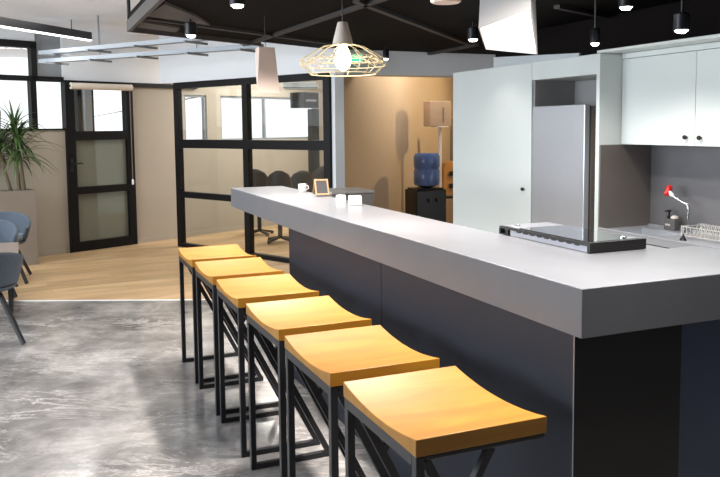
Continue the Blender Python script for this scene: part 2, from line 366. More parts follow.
# white column at the partition's end and the lintel over the recess
c0 = P0 + PD*(PL+.045)
xr = at(341,150,'y',c0.y)[0]
boxes('wall_column', 'white', [(c0.x+.002,c0.y-.10,0, xr,c0.y+.10,2.40)], kind='structure')
zl = at(400,75,'y',6.05)[2]
boxes('wall_lintel', 'white', [(xr+.002,6.05,zl, 5.5,6.35,ZC)], kind='structure')
RD = Vector((.766,.643,0)); RT = Matrix((RD, Vector((-RD.y,RD.x,0)), Vector((0,0,1)))).transposed().to_4x4(); RT.translation = Vector((xr-.01,c0.y+.104,0))
boxes('wall_recess', 'yellow', [(0,0,0, 5.2,.08,ZC)], kind='structure', T=RT)
boxes('wall_recess_end', 'yellow', [(5.62,2.5,0, 5.72,9.6,ZC)], kind='structure')

# ------------------------------------------------------------------ dark ceiling over the bar
ZR = 2.30
def zr_(px, py): v = at(px, py, 'z', ZR); return (v.x, v.y)
cl = Vector((*zr_(127.5,31),0)); cf = Vector((*zr_(260,45),0))
xl = cl.x
far = (xr, 6.0)
dark = thing('dark_ceiling_canopy', 'dark brown suspended ceiling canopy over the bar and kitchen', 'ceiling', (1,2,ZR)); dark['kind'] = 'structure'
bm = B(); prism(bm, [(xl,-1.2), (xl,cl.y), (cf.x,cf.y), (1.45,5.98), (3.6,6.04), (3.6,4.9), (2.62,4.56), (2.62,-1.2)], ZR+.03, ZR+.12); obj('board', bm, 'dark', dark)
bm = B(); bar(bm, (xl+.01,-1.2,ZR+.035), (xl+.01,cl.y,ZR+.035), .03, .085); obj('edge_profile', bm, 'insert', dark)
bm = B(); bar(bm, (xl+.03,cl.y,ZR+.035), (cf.x,cf.y,ZR+.035), .03, .085); obj('edge_profile', bm, 'insert', dark)
for a_, b_ in (((244,47),(400,-4)), ((560,10),(690,36)), ((480,46),(720,2)), ((150,21),(330,45)), ((360,5),(480,50))):
    p, q = Vector((*zr_(*a_),ZR+.02)), Vector((*zr_(*b_),ZR+.02)); p, q = p+(p-q)*.02, q+(q-p)*.1
    if q.x > 2.6: q = p.lerp(q, (2.6-p.x)/(q.x-p.x))
    bm = B(); bar(bm, p, q, .045, .03); obj('ceiling_beam', bm, 'darkbeam', dark)
for l_ in ([(146,18),(210,27),(195,18),(165,6)], [(137,29),(176,34),(180,30),(142,24)]):
    bm = B(); prism(bm, [zr_(*k) for k in l_], ZR+.012, ZR+.035); obj('acoustic_insert', bm, 'insert', dark)
bm = B(); tube(bm, [(xl+.012,cl.y-.03,ZR+.08), (xl+.012,cl.y-.03,ZC)], .014, 8)
tag(obj('hanger_rod', bm, 'black'), 'thin black rod holding up the left corner of the dark ceiling', 'rod')

# ------------------------------------------------------------------ kitchen
XK, XW, XU = 2.186, 2.64, 2.374
YC = 2.50                                                        # grey side cladding plane
ZT = 2.0
boxes('wall_kitchen', 'splash', [(XW,-5.94,0, XW+.1,4.56,ZT)], kind='structure')
boxes('wall_kitchen_upper', 'blackwall', [(XW,-5.94,ZT+.002, XW+.1,4.56,ZC)], kind='structure')
w0, w1, w2 = at(579,53,'x',XW-.02), at(500,57,'x',XW-.02), None
zz = w0.z + (w1.z-w0.z)*(4.56-w0.y)/(w1.y-w0.y)
bm = B(); prism(bm, [(w0.y,ZT+.002),(4.56,ZT+.002),(4.56,zz),(w0.y,w0.z)], XW-.02, XW-.001, Matrix(((0,0,1,0),(1,0,0,0),(0,1,0,0),(0,0,0,1)))); struct('wall_kitchen_bulkhead', bm, 'white')
yl, ynl, ynr = 4.559, 3.336, 2.588
tc = thing('tall_cabinet', 'tall white cupboard with one small dark knob left of the fridge', 'cabinet', (XK+.2,3.95,0))
boxes('body', 'cab', [(XK+.02,ynl+.002,.08, XW-.005,yl,ZT), (XK+.05,ynl+.01,0, XW-.02,yl-.01,.08)], tc)
boxes('door', 'cab', [(XK,ynl+.004,.08, XK+.019,yl-.002,ZT-.002)], tc, bevel=.002)
def knob(p, r, parent, axis=(-1,0,0)):
    T = Matrix.Translation(p) @ Vector((0,0,1)).rotation_difference(Vector(axis)).to_matrix().to_4x4()
    bm = B(); lathe(bm, [(r*.45,0),(r*.4,r*.7),(r*.9,r*.9),(r,r*1.3),(r*.8,r*1.7),(r*.3,r*1.85)], (0,0,0), 18, T); return obj('knob', bm, 'dknob', parent, smooth=True)
knob(Vector((XK,at(524,189,'x',XK).y,at(524,189,'x',XK).z)), .015, tc)
fs = thing('fridge_surround', 'white cupboard panels framing the fridge niche', 'cabinet', (XK+.2,2.95,0))
boxes('top_box', 'cab', [(XK,ynr-.002,1.862, XW-.005,ynl,ZT)], fs, bevel=.002)
boxes('side_panel', 'cab', [(XK-.002,ynr-.035,0, XW-.005,ynr,ZT)], fs, bevel=.002)
boxes('niche_back', 'niche', [(XW-.06,ynr+.002,0, XW-.04,ynl-.016,1.86)], fs)
boxes('niche_side', 'niche', [(XK+.02,ynl-.014,0, XW-.04,ynl,1.86)], fs)
fy0, fy1, fz = 2.700, 3.318, 1.660
fg = thing('refrigerator', 'tall brushed steel fridge standing in the white niche', 'refrigerator', (XK+.2,3.0,0))
boxes('body', 'fside', [(XK+.055,fy0+.004,.03, XW-.07,fy1-.004,fz-.01)], fg, bevel=.004)
boxes('door', 'steel', [(XK-.005,fy0,.07, XK+.04,fy1,fz)], fg, bevel=.006)
boxes('door_seal', 'seal', [(XK+.0401,fy0+.006,.08, XK+.0549,fy1-.006,fz-.008)], fg)
boxes('foot', 'black', [(XK+.1,fy0+.05,0, XK+.14,fy0+.09,.03)], fg); boxes('foot', 'black', [(XK+.1,fy1-.09,0, XK+.14,fy1-.05,.03)], fg)
# side of the kitchen niche
yp = ynr - .035
boxes('wall_kitchen_side', 'clad', [(XK+.004,yp-.012,0, XW-.001,yp-.001,1.378)], kind='structure')
uc = thing('wall_cabinet', 'white two-door wall cupboard over the sink', 'cabinet', (XU+.15,1.7,1.38))
yu0, yu1 = .6, yp - .003; ysm = at(695.5,100,'x',XU).y
boxes('body', 'cab', [(XU+.02,yu0,1.382, XW-.002,yu1,1.962)], uc)
for a_, b_ in ((ysm+.0015,yu1), (2*ysm-yu1,ysm-.0015)):
    dd = boxes('door', 'cab', [(XU,a_,1.380, XU+.019,b_,1.962)], uc, bevel=.0015)
    kp = at(687,137.2,'x',XU) if a_ > ysm else at(701.3,137.8,'x',XU)
    bm = B(); T = Matrix.Translation(kp) @ Vector((0,0,1)).rotation_difference(Vector((-1,0,0))).to_matrix().to_4x4()
    lathe(bm, [(.006,0),(.006,.012),(.0125,.014),(.015,.022),(.012,.028),(.004,.03)], (0,0,0), 18, T)
    obj('knob', bm, 'dknob', dd, smooth=True)
boxes('wall_kitchen_soffit', 'cab', [(XU-.006,yu0,1.965, XW-.022,yu1,ZT)], kind='structure')
boxes('wall_kitchen_pelmet', 'cab', [(XK-.001,.2,ZT+.003, XW-.022,ynr-.002,ZT+.02)], kind='structure')
# counter with the steel sink
HK = .80
yk0, yk1 = .5, yp - .014
kc = thing('kitchen_base_cabinet', 'dark kitchen base cupboard below the sink', 'cabinet', (XK+.2,1.5,0))
boxes('body', 'endp', [(XK+.02,yk0,.08, XW-.004,yk1,HK-.17), (XK+.06,yk0+.01,0, XW-.02,yk1-.01,.08), (XK+.02,yk0,HK-.17, XK+.05,yk1,HK-.042)], kc)
for i in range(3): boxes('door', 'base', [(XK+.001,yk0+.003+i*(yk1-yk0)/3,.09, XK+.019,yk0-.003+(i+1)*(yk1-yk0)/3,HK-.05)], kc)
sk0, sk1, sx0, sx1 = 2.06, 2.46, XK+.05, XW-.14                   # sink bowl
ct = thing('kitchen_counter', 'stainless steel kitchen counter with sink bowl along the grey splashback', 'counter', (XK+.2,1.5,HK))
boxes('worktop', 'steel', [(XK-.01,yk0,HK-.04, XW-.002,sk0,HK), (XK-.01,sk1,HK-.04, XW-.002,yk1,HK), (XK-.01,sk0,HK-.04, sx0,sk1,HK), (sx1,sk0,HK-.04, XW-.002,sk1,HK)], ct)
bm = B(); ins = .03
pa = [(sx0,sk0),(sx1,sk0),(sx1,sk1),(sx0,sk1)]; pb = [(sx0+ins,sk0+ins),(sx1-ins,sk0+ins),(sx1-ins,sk1-ins),(sx0+ins,sk1-ins)]
va = [bm.verts.new((*p, HK-.002)) for p in pa]; vb = [bm.verts.new((*p, HK-.15)) for p in pb]; bm.faces.new(vb)
for i in range(4): bm.faces.new((va[i], va[(i+1)%4], vb[(i+1)%4], vb[i]))
obj('sink_bowl', bm, 'steel', ct)
for x_ in (XK-.002, XW-.014):
    bm = B(); bar(bm, (x_,yk0,HK+.006), (x_,yk1,HK+.006), .02, .012); obj('raised_rim', bm, 'steel', ct, bevel=.003)
# tap
fp = at(688,231,'x',XW-.09)
def onx(px, py, x): return at(px, py, 'x', x)
tp = thing('kitchen_tap', 'chrome arched tap with a red head over the sink', 'tap', (fp.x,fp.y,HK))
p0 = Vector((fp.x,fp.y,HK+.001)); p1 = onx(689,206,fp.x); p1.y = p0.y; p2 = onx(673.5,196.5,fp.x-.02)
bm = B(); pts_ = [p0+Vector((0,0,.02)), p0*.5+p1*.5, p1-Vector((0,0,.02)), p1*.93+p2*.07+Vector((0,0,.004)), p1*.6+p2*.4, p2]; pts_[1].x = p0.x
tube(bm, pts_, [.014,.011,.009,.009,.008,.008], 10); obj('spout', bm, 'chrome', tp, smooth=True)
bm = B(); lathe(bm, [(.026,0),(.026,.012),(.018,.02),(.016,.06)], p0, 18); obj('tap_base', bm, 'chrome', tp, smooth=True)
pr_ = onx(668,191,fp.x-.03)
bm = B(); tube(bm, [p2, p2*.5+pr_*.5, pr_], [.010,.016,.013], 10); obj('nozzle', bm, 'cup', tp, smooth=True)
bm = B(); lathe(bm, [(.012,-.035),(.022,-.025),(.018,0),(.024,.02),(.012,.04)], pr_, 8, Matrix.Translation(pr_) @ Matrix.Rotation(.5,4,'Y') @ Matrix.Translation(-pr_)); obj('red_head', bm, 'red', tp, label='red tap head')
# caddy with pump and sponge
cp = at(671.5,231,'x',XW-.06)
so = thing('soap_caddy', 'grey soap caddy with black pump and pale sponge behind the sink', 'soap dispenser', (cp.x,cp.y,HK))
sw = .05
boxes('body', 'soap', [(cp.x-.025,cp.y-sw,HK+.001, cp.x+.025,cp.y+sw,HK+.075)], so, bevel=.006)
boxes('label_plate', 'paper', [(cp.x-.0265,cp.y-.012,HK+.03, cp.x-.0251,cp.y+.032,HK+.042)], so)
bm = B(); c_ = Vector((cp.x,cp.y+.025,HK+.075)); lathe(bm, [(.014,0),(.014,.02),(.006,.022),(.006,.045),(.013,.047),(.013,.06)], c_, 14); bar(bm, c_+Vector((0,0,.054)), c_+Vector((-.035,0,.052)), .009); obj('pump', bm, 'blackpl', so, smooth=True)
bm = B(); lathe(bm, [(.018,0),(.026,.006),(.026,.016),(.012,.024)], (cp.x,cp.y-.024,HK+.0755), 14); obj('sponge', bm, 'sponge', so, smooth=True)
bm = B(); q = at(683,240.5,'z',HK+.0); q.x = max(q.x, XK+.03); lathe(bm, [(.022,0),(.018,.01),(.006,.03),(.004,.04)], (q.x,q.y,HK+.001), 14)
tag(obj('sink_plug', bm, 'blackpl', smooth=True), 'small black cone-shaped plug on the steel rim beside the tap', 'plug')
# dish rack
rx0, rx1 = XK+.16, XW-.13; ry1 = at(691,238,'x',rx0+.08).y; ry0 = ry1-.48
dr = thing('dish_rack', 'white wire dish rack on the steel drainer right of the tap', 'dish rack', ((rx0+rx1)/2,(ry0+ry1)/2,HK))
bm = B()
for z in (.02,.075):
    tube(bm, [(rx0,ry0,HK+z),(rx1,ry0,HK+z),(rx1,ry1,HK+z),(rx0,ry1,HK+z)], .003, 6, True)
for x, y in ((rx0,ry0),(rx1,ry0),(rx1,ry1),(rx0,ry1)): tube(bm, [(x,y,HK+.001),(x,y,HK+.08)], .004, 6)
obj('rack_frame', bm, 'wire', dr)
bm = B(); n = 17
for i in range(n):
    y = ry0 + (ry1-ry0)*(i+.5)/n
    tube(bm, [(rx0,y,HK+.02),(rx0+.02,y,HK+.02),(rx1-.02,y,HK+.02),(rx1,y,HK+.075)], .0025, 5)
    tube(bm, [(rx0,y,HK+.075),(rx0,y,HK+.02)], .0025, 5)
    xm = (rx0+rx1)/2+.06
    tube(bm, [(xm-.05,y,HK+.02),(xm-.02,y,HK+.085),(xm+.02,y,HK+.085),(xm+.05,y,HK+.02)], .0025, 5)
obj('rack_wire', bm, 'wire', dr)

# ------------------------------------------------------------------ the bar
HB, TH, LB = 1.0603, .1437, 4.1455
bar_ = thing('bar_counter', 'long bar with a thick grey stone-look top and dark panelled front', 'bar counter', (.2,2,0))
bm = B()
prism(bm, [(0,0), (.895,0), (.895,.445), (.749,.445), (.749,1.03), (.41,1.03), (.41,LB), (0,LB)], HB-TH, HB)
obj('bar_top', bm, 'slab', bar_, bevel=.0025)
by0, by1 = .044, at(288.7,231,'x',.012).y
xe = at(680,400,'y',by0).x
seam = at(381,262,'x',.012).y
zb = HB-TH-.001
boxes('front_panel', 'base', [(.012,by0+.012,.0, .03,seam-.002,zb)], bar_, bevel=.0015)
boxes('front_panel', 'base', [(.012,seam+.002,.0, .03,by1,zb)], bar_, bevel=.0015)
boxes('end_panel', 'endp', [(.010,by0,0, xe,by0+.0115,zb)], bar_)
boxes('carcass', 'endp', [(.0305,by0+.012,0, xe-.002,by1-.002,zb)], bar_)
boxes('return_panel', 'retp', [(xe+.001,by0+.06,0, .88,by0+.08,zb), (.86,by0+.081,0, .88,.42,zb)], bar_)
boxes('edge_trim', 'silver', [(.0095,by0-.001,0, .0115,by0+.002,zb)], bar_)

# the slide-out cooker hood lying on the bar
hz = HB + .0015
hx0, hx1, hy0, hy1, hh = .412, .664, .480, 1.055, .038
hd = thing('cooker_hood', 'flat black and steel slide-out cooker hood lying on the bar corner', 'cooker hood', ((hx0+hx1)/2,(hy0+hy1)/2,hz))
boxes('body', 'silver', [(hx0+.004,hy0+.01,hz, hx1-.004,hy1-.075,hz+hh*.62), (hx0+.02,hy1-.075,hz, hx1-.02,hy1-.006,hz+hh*.5)], hd, bevel=.002)
bm = B(); bx(bm, hx0,hy0+.006,hz+hh*.66, hx1,hy1,hz+hh*.9)
n = 9
for i in range(n):
    y = hy0+.05+i*(hy1-hy0-.16)/n
    prism(bm, [(y,hz+hh*.66),(y+.006,hz+hh*.5),(y+.026,hz+hh*.5),(y+.032,hz+hh*.66)], hx0-.0005, hx0+.003, Matrix(((0,0,1,0),(1,0,0,0),(0,1,0,0),(0,0,0,1))))
obj('black_rim', bm, 'blackpl', hd)
boxes('glass_top', 'blackgl', [(hx0+.012,hy0+.008,hz+hh*.905, hx1-.012,hy1-.13,hz+hh)], hd, bevel=.002)
boxes('lid_strip', 'silver', [(hx0+.012,hy1-.125,hz+hh*.905, hx1-.012,hy1-.01,hz+hh*.97)], hd, bevel=.002)
boxes('front_fascia', 'blackpl', [(hx0-.003,hy0-.012,hz, hx1+.004,hy0+.005,hz+hh*1.0)], hd, bevel=.002)
boxes('slide_bracket', 'blackpl', [(hx0-.002,hy1-.012,hz, hx0+.02,hy1,hz+hh*.65), (hx0-.002,hy1-.07,hz, hx0+.02,hy1-.012,hz+.004), (hx0+.002,hy1-.062,hz+.004, hx0+.018,hy1-.048,hz+hh*.64)], hd)
for c_ in ((hx1-.05,hy0+.05,hz+hh), (hx0+.05,hy1-.06,hz+hh*.97)):
    bm = B(); lathe(bm, [(.013,0),(.013,.003),(.006,.006)], c_, 14); obj('control_button', bm, 'chrome', hd, smooth=True)

# small things on the bar
def onbar(px, py): return at(px, py, 'z', HB)
q = onbar(321,196); dist = (q-O).length; s_ = dist/F
af = thing('chalkboard_sign', 'small wooden A-frame chalkboard standing on the far end of the bar', 'sign', (q.x,q.y,HB+.001), -.12)
localize(af)
hgt, wd, sp = 16.5*s_, 14*s_, .05
def frame_panel(sgn, withboard):
    T = Matrix.Translation((0,0,hgt)) @ Matrix.Rotation(sgn*math.atan2(sp,hgt),4,'X') @ Matrix.Translation((0,0,-hgt))
    bm = B(); b_ = .010; y0, y1 = -.004, .004
    bx(bm, -wd/2,y0,0, -wd/2+b_,y1,hgt, T); bx(bm, wd/2-b_,y0,0, wd/2,y1,hgt, T); bx(bm, -wd/2+b_,y0,.0, wd/2-b_,y1,b_, T); bx(bm, -wd/2+b_,y0,hgt-b_, wd/2-b_,y1,hgt, T)
    fo = obj('wooden_frame', bm, 'wood', af)
    bm = B(); bx(bm, -wd/2+b_,-.002,b_, wd/2-b_,.002,hgt-b_, T); obj('chalkboard', bm, 'chalk', fo)
frame_panel(-1, 1); frame_panel(1, 1)
def cup(px, py, r, hh_, label, dx=0):
    q = onbar(px, py); c = thing('cup', label, 'cup', (min(q.x,.37),q.y,HB+.001), -.4, 'white cups on the bar'); localize(c)
    bm = B(); lathe(bm, [(r*.75,0),(r*.95,hh_*.3),(r,hh_),(r*.9,hh_),(r*.85,hh_*.35),(r*.5,hh_*.15)], (0,0,0), 24); obj('bowl', bm, 'cup', c, smooth=True)
    bm = B(); tube(bm, [(r*.93,0,hh_*.8),(r*1.4,0,hh_*.75),(r*1.45,0,hh_*.4),(r*.9,0,hh_*.25)], r*.11, 8); obj('handle', bm, 'cup', c, smooth=True)
sc_ = (onbar(310,190)-O).length/F
cup(309.5,191.5, 4*sc_, 7.5*sc_, 'small white cup left of the little chalkboard')
q = onbar(342,201); s2 = (q-O).length/F
def block(px, py, w_, h_, label):
    q = onbar(px, py); t = thing('napkin_holder', label, 'napkin holder', (min(q.x,.375),q.y,HB+.001), -.3, 'white napkin holders on the bar'); localize(t)
    bm = B(); bx(bm, -w_/2,-.03,0, w_/2,-.022,h_); bx(bm, -w_/2,.022,0, w_/2,.03,h_); bx(bm, -w_/2,-.022,0, w_/2,.022,.008); obj('holder', bm, 'cup', t, bevel=.003)
    bm = B(); bx(bm, -w_/2+.004,-.02,.009, w_/2-.004,.02,h_*.94); obj('napkins', bm, 'paper', t)
block(341,202.5, 9*s2, 7*s2, 'white holder on the bar just right of the chalkboard')
block(355,205, 12*s2, 8.5*s2, 'wider white holder on the bar, nearer and farther right of the chalkboard')

# ------------------------------------------------------------------ stools
SB, SA, HS = .390, .487, .75
def make_stool():
    t = thing('bar_stool', '', 'bar stool', (0,0,0), 0, 'bar stools along the bar'); localize(t)
    bm = B(); n = 16; th = .046; top = []; bot = []
    for i in range(n+1):
        v = i/n*2-1; y = v*SA/2; z = HS - .024*(1-v*v)
        top.append((bm.verts.new((-SB/2,y,z)), bm.verts.new((SB/2,y,z))))
        bot.append((bm.verts.new((-SB/2,y,HS-th)), bm.verts.new((SB/2,y,HS-th))))
    for i in range(n):
        bm.faces.new((top[i][0],top[i][1],top[i+1][1],top[i+1][0])); bm.faces.new((bot[i][0],bot[i+1][0],bot[i+1][1],bot[i][1]))
        bm.faces.new((top[i][0],top[i+1][0],bot[i+1][0],bot[i][0])); bm.faces.new((top[i][1],bot[i][1],bot[i+1][1],top[i+1][1]))
    bm.faces.new((top[0][0],bot[0][0],bot[0][1],top[0][1])); bm.faces.new((top[n][0],top[n][1],bot[n][1],bot[n][0]))
    obj('seat', bm, 'seat', t, bevel=.002, smooth=True)
    k = .025; zt_ = HS-th-.001; xf = -SB/2+k/2+.002; xb = SB/2-k/2-.004; ye = SA/2-k/2-.003
    bm = B(); bx(bm, xf-k/2,-ye+k/2,zt_-.030, xf+k/2,ye-k/2,zt_); obj('apron', bm, 'black', t)
    bm = B(); bx(bm, xb-k/2,-ye+k/2,zt_-k, xb+k/2,ye-k/2,zt_); obj('apron', bm, 'black', t)
    for s in (-1, 1):
        y = s*ye
        bm = B(); bx(bm, xf-k/2,y-k/2,.0, xf+k/2,y+k/2,zt_); obj('leg', bm, 'black', t, bevel=.002)
        bm = B(); bx(bm, xf+k/2,y-k/2,.0, xb+k/2,y+k/2,k); obj('floor_bar', bm, 'black', t, bevel=.002)
        bm = B(); bx(bm, xf+k/2,y-k/2,zt_-.012, xb+k/2,y+k/2,zt_); obj('seat_rail', bm, 'black', t, bevel=.002)
        a_ = Vector((xf+k*.7,y,zt_-k*.6)); b_ = Vector((xb,y,k*.6))
        bm = B(); bar(bm, a_, b_, k, k*.9, (0,1,0)); obj('diagonal_brace', bm, 'black', t)
        m_ = a_.lerp(b_, .26)
        bm = B(); bar(bm, m_, Vector((.03,y,zt_-k*.5)), k*.8, k*.8, (0,1,0)); obj('short_brace', bm, 'black', t)
    return t
stools = [(-.362,3.067,-.013), (-.365,2.498,-.007), (-.372,1.921,-.021), (-.370,1.321,.001), (-.378,.738,-.006), (-.373,.159,-.002)]
slab_ = ['wooden bar stool farthest from the camera, at the far end of the row', 'second bar stool from the far end, its seat just before the farthest one',
         'third bar stool counting from the far end of the row', 'third bar stool counting from the camera, fourth from the far end',
         'second bar stool from the camera, tucked behind the nearest seat', 'nearest bar stool, its whole golden wooden seat in full view']
proto = make_stool()
for i, (x, y, a_) in enumerate(stools):
    o = proto if i == 0 else copy_tree(proto)
    o.location = (x, y, 0); o.rotation_euler = (0,0,a_); o['label'] = slab_[i]

# ------------------------------------------------------------------ pendants over the bar
def add_light(name, kind, loc, energy, color=(1,1,1), **k):
    l = bpy.data.lights.new(name, kind); l.energy = energy; l.color = color
    for a_, v in k.items(): setattr(l, a_, v)
    o = bpy.data.objects.new(name, l); col.objects.link(o); o.location = loc; return o
yc = 2.29; pc = at(343,60,'x',.2); pz = pc.z; sC = 4.45/F
pd_ = thing('cage_pendant_lamp', 'pendant lamp with cream cone and flat wire cage over the bar', 'pendant lamp', (.2,pc.y,pz))
zc0 = at(343,44.5,'x',.2).z; zc1 = at(343,22,'x',.2).z; zlo = at(343,74,'x',.2).z
dd_ = (pc-O).dot(fw); px1 = dd_/F
bm = B(); lathe(bm, [(10.5*px1,zc0),(9*px1,zc0+.3*(zc1-zc0)),(5.2*px1,zc1-.006),(4.6*px1,zc1)], (.2,pc.y,0), 32); obj('cone', bm, 'cone', pd_, smooth=True)
bm = B(); tube(bm, [(.2,pc.y,zc1-.005),(.2,pc.y,ZR+.03)], .003, 6); obj('cord', bm, 'black', pd_)
R1, R2, R0 = 43.5*px1, 33*px1, 10.5*px1
bm = B(); wr = .0024; N_ = 48
ring = lambda R, z, r=wr: tube(bm, [(.2+R*math.cos(2*PI*i/N_), pc.y+R*math.sin(2*PI*i/N_), z) for i in range(N_)], r, 6, True)
ring(R1, pz, wr); ring(R2, zlo, wr*1.3); ring(R0, zc0, wr); ring(R1*.985, pz-.03, wr)
nw = 12
P = lambda R, z, k: Vector((.2+R*math.cos(2*PI*k/nw), pc.y+R*math.sin(2*PI*k/nw), z))
for k in range(nw):
    tube(bm, [P(R0,zc0,k), P(R0+.3*(R1-R0),zc0-.012,k), P(R1,pz,k)], wr, 6)
    tube(bm, [P(R1,pz,k), P(R1*.985,pz-.03,k+.0), P(R2,zlo,k)], wr, 6)
    tube(bm, [P(R0+.55*(R1-R0),pz+.022,k), P(R1,pz-.03,k+.5)], wr*.8, 5)
    tube(bm, [P(R0+.55*(R1-R0),pz+.022,k+1), P(R1,pz-.03,k+.5)], wr*.8, 5)
ring(R0+.55*(R1-R0), pz+.022, wr*.8)
obj('wire_cage', bm, 'gold', pd_, smooth=True)
bm = B(); zb0 = at(343,71,'x',.2).z; hb_ = zc0-zb0
lathe(bm, [(.008,zb0),(.035,zb0+.12*hb_),(.048,zb0+.4*hb_),(.042,zb0+.65*hb_),(.022,zb0+.95*hb_)], (.2,pc.y,0), 24); obj('bulb', bm, 'bulb', pd_, smooth=True)
lo = add_light('cage_lamp_light', 'POINT', (.2,pc.y,zb0-.04), 2.5, (1,.86,.66), shadow_soft_size=.05)

def block_lamp(c, heading, label, m, w_, dpt, H, hs_, taper):
    # heading: compass direction (clockwise from +y) of the local +y side; hs_: heights of the four bottom corners
    t = thing('block_pendant_lamp', label, 'pendant lamp', c, -heading, 'slant-cut block pendants over the bar'); localize(t)
    top = []; bot = []
    for (a_, b_), z in zip(((-1,-1),(1,-1),(1,1),(-1,1)), hs_):
        f_ = 1-(1-taper)*z/H
        top.append((a_*w_/2*taper, b_*dpt/2*taper, H)); bot.append((a_*w_/2*f_, b_*dpt/2*f_, z))
    bm = B(); a_ = [bm.verts.new(v) for v in top]; b_ = [bm.verts.new(v) for v in bot]
    bm.faces.new(a_)
    for i in range(4): bm.faces.new((a_[i],b_[i],b_[(i+1)%4],a_[(i+1)%4]))
    o = obj('shade', bm, m, t); so_ = o.modifiers.new('thick','SOLIDIFY'); so_.thickness = .006; so_.offset = -1
    ctr = sum((Vector(v) for v in bot), Vector())/4
    bm = B(); lo_ = [bm.verts.new(ctr+(Vector(v)-ctr)*.91+Vector((0,0,.008))) for v in bot]; hi_ = [bm.verts.new(v.co+Vector((0,0,.006))) for v in lo_]
    for tri in ((0,1,2),(0,2,3)):
        bm.faces.new([lo_[k] for k in tri]); bm.faces.new([hi_[k] for k in tri])
    for i in range(4): bm.faces.new((lo_[i],lo_[(i+1)%4],hi_[(i+1)%4],hi_[i]))
    obj('diffuser', bm, 'diffuser', t)
    bm = B(); tube(bm, [(0,0,H-.004),(0,0,H+.03)], .008, 8); obj('cap', bm, 'acwhite', t)
    bm = B(); tube(bm, [(0,0,H+.03),(0,0,ZR+.03-c[2])], .003, 6); obj('cord', bm, 'black', t)
    return t
q = at(266,93.5,'x',.2); block_lamp((.2,q.y,q.z), math.radians(1), 'slant-cut block pendant at the far end of the bar, seen from its closed back', 'lampfar', .165, .15, .33, (0,0,.24,.24), .7)
q = at(508,52,'x',.2); block_lamp((.2,q.y,q.z), math.radians(222), 'large slant-cut block pendant nearest the camera, its white glowing opening facing us', 'lampbody', .192, .17, .42, (-.005,.02,.08,.135), .82)
q = at(446,2,'x',.2)
t = thing('round_pendant_lamp', 'pendant at the top edge of the picture showing only its round rim', 'pendant lamp', (.2,q.y,q.z)); rr = .062
bm = B(); lathe(bm, [(rr,0),(rr*.98,.02),(rr*.6,.16),(.02,.2)], (.2,q.y,q.z), 28); obj('shade', bm, 'cone', t, smooth=True)
bm = B(); lathe(bm, [(rr*.9,0),(rr*.9,.004)], (.2,q.y,q.z-.004), 28); obj('diffuser', bm, 'lampfar', t)
bm = B(); tube(bm, [(.2,q.y,q.z+.2),(.2,q.y,ZR+.03)], .003, 6); obj('cord', bm, 'black', t)

# ------------------------------------------------------------------ spotlights under the dark ceiling
def spot(px, py, label, e=60, r=.042, aim=(0,0,-1), z=ZR-.11):
    p = at(px, py, 'z', z)
    t = thing('ceiling_spotlight', label, 'spotlight', p, 0, 'spotlights under the dark ceiling')
    bm = B(); lathe(bm, [(r*1.05,.004),(r*1.05,.09),(r*.8,.1),(.01,.102)], p, 20); obj('housing', bm, 'black', t, smooth=True)
    bm = B(); lathe(bm, [(r*.15,-.013),(r*.5,-.010),(r*.75,-.003),(r*.8,.0035)], p, 20); obj('lens', bm, 'lens', t, smooth=True)
    bm = B(); tube(bm, [p+Vector((0,0,.1)), (p.x,p.y,ZR+.03)], .007, 8); obj('stem', bm, 'black', t)
    l = add_light('spot_beam', 'SPOT', p-Vector((0,0,.06)), e, (1,.93,.84), spot_size=math.radians(110), spot_blend=.6, shadow_soft_size=.03)
    l.rotation_euler = Vector(aim).to_track_quat('-Z','Y').to_euler()
spot(237.5,6, 'ceiling spotlight left of the cage pendant, near the top of the picture', 60)
spot(191,36, 'leftmost ceiling spotlight, at the dark ceiling edge above the partition', 40)
spot(473,40, 'ceiling spotlight just left of the near block pendant', 5)
spot(626,8, 'bright ceiling spotlight high above the fridge cupboard', 26)
spot(681.5,31, 'rightmost ceiling spotlight, above the wall cupboard', 8, z=2.03)
spot(595,44, 'small dim ceiling spotlight right above the fridge', 5, .03, z=2.03)
spot(386,59, 'tiny ceiling spotlight beside the wire cage, over the recess', 4, .03)

# ------------------------------------------------------------------ left ceiling: linear lamp and cable trays
zf = 2.55
p, q = at(-60,17,'z',zf), at(90,40.5,'z',zf)
t = thing('linear_ceiling_lamp', 'long black linear lamp with white light under the white ceiling', 'ceiling lamp', (p+q)/2)
bm = B(); up_ = Vector((0,0,.05)); bar(bm, p+up_, q+up_, .06, .085); obj('housing', bm, 'black', t)
bm = B(); bar(bm, p+Vector((0,0,.0)), q+Vector((0,0,.0)), .052, .012); obj('diffuser', bm, 'strip', t)
for k in (.15,.85):
    c_ = p.lerp(q,k); bm = B(); tube(bm, [c_+Vector((0,0,.09)), (c_.x,c_.y,ZC)], .005, 6); obj('hanger', bm, 'black', t)
al = add_light('linear_lamp_light', 'AREA', (p+q)/2-Vector((0,0,.015)), 9, (1,.98,.96), shape='RECTANGLE', size=(q-p).length, size_y=.05)
al.rotation_euler = (0,0,math.atan2((q-p).y,(q-p).x))
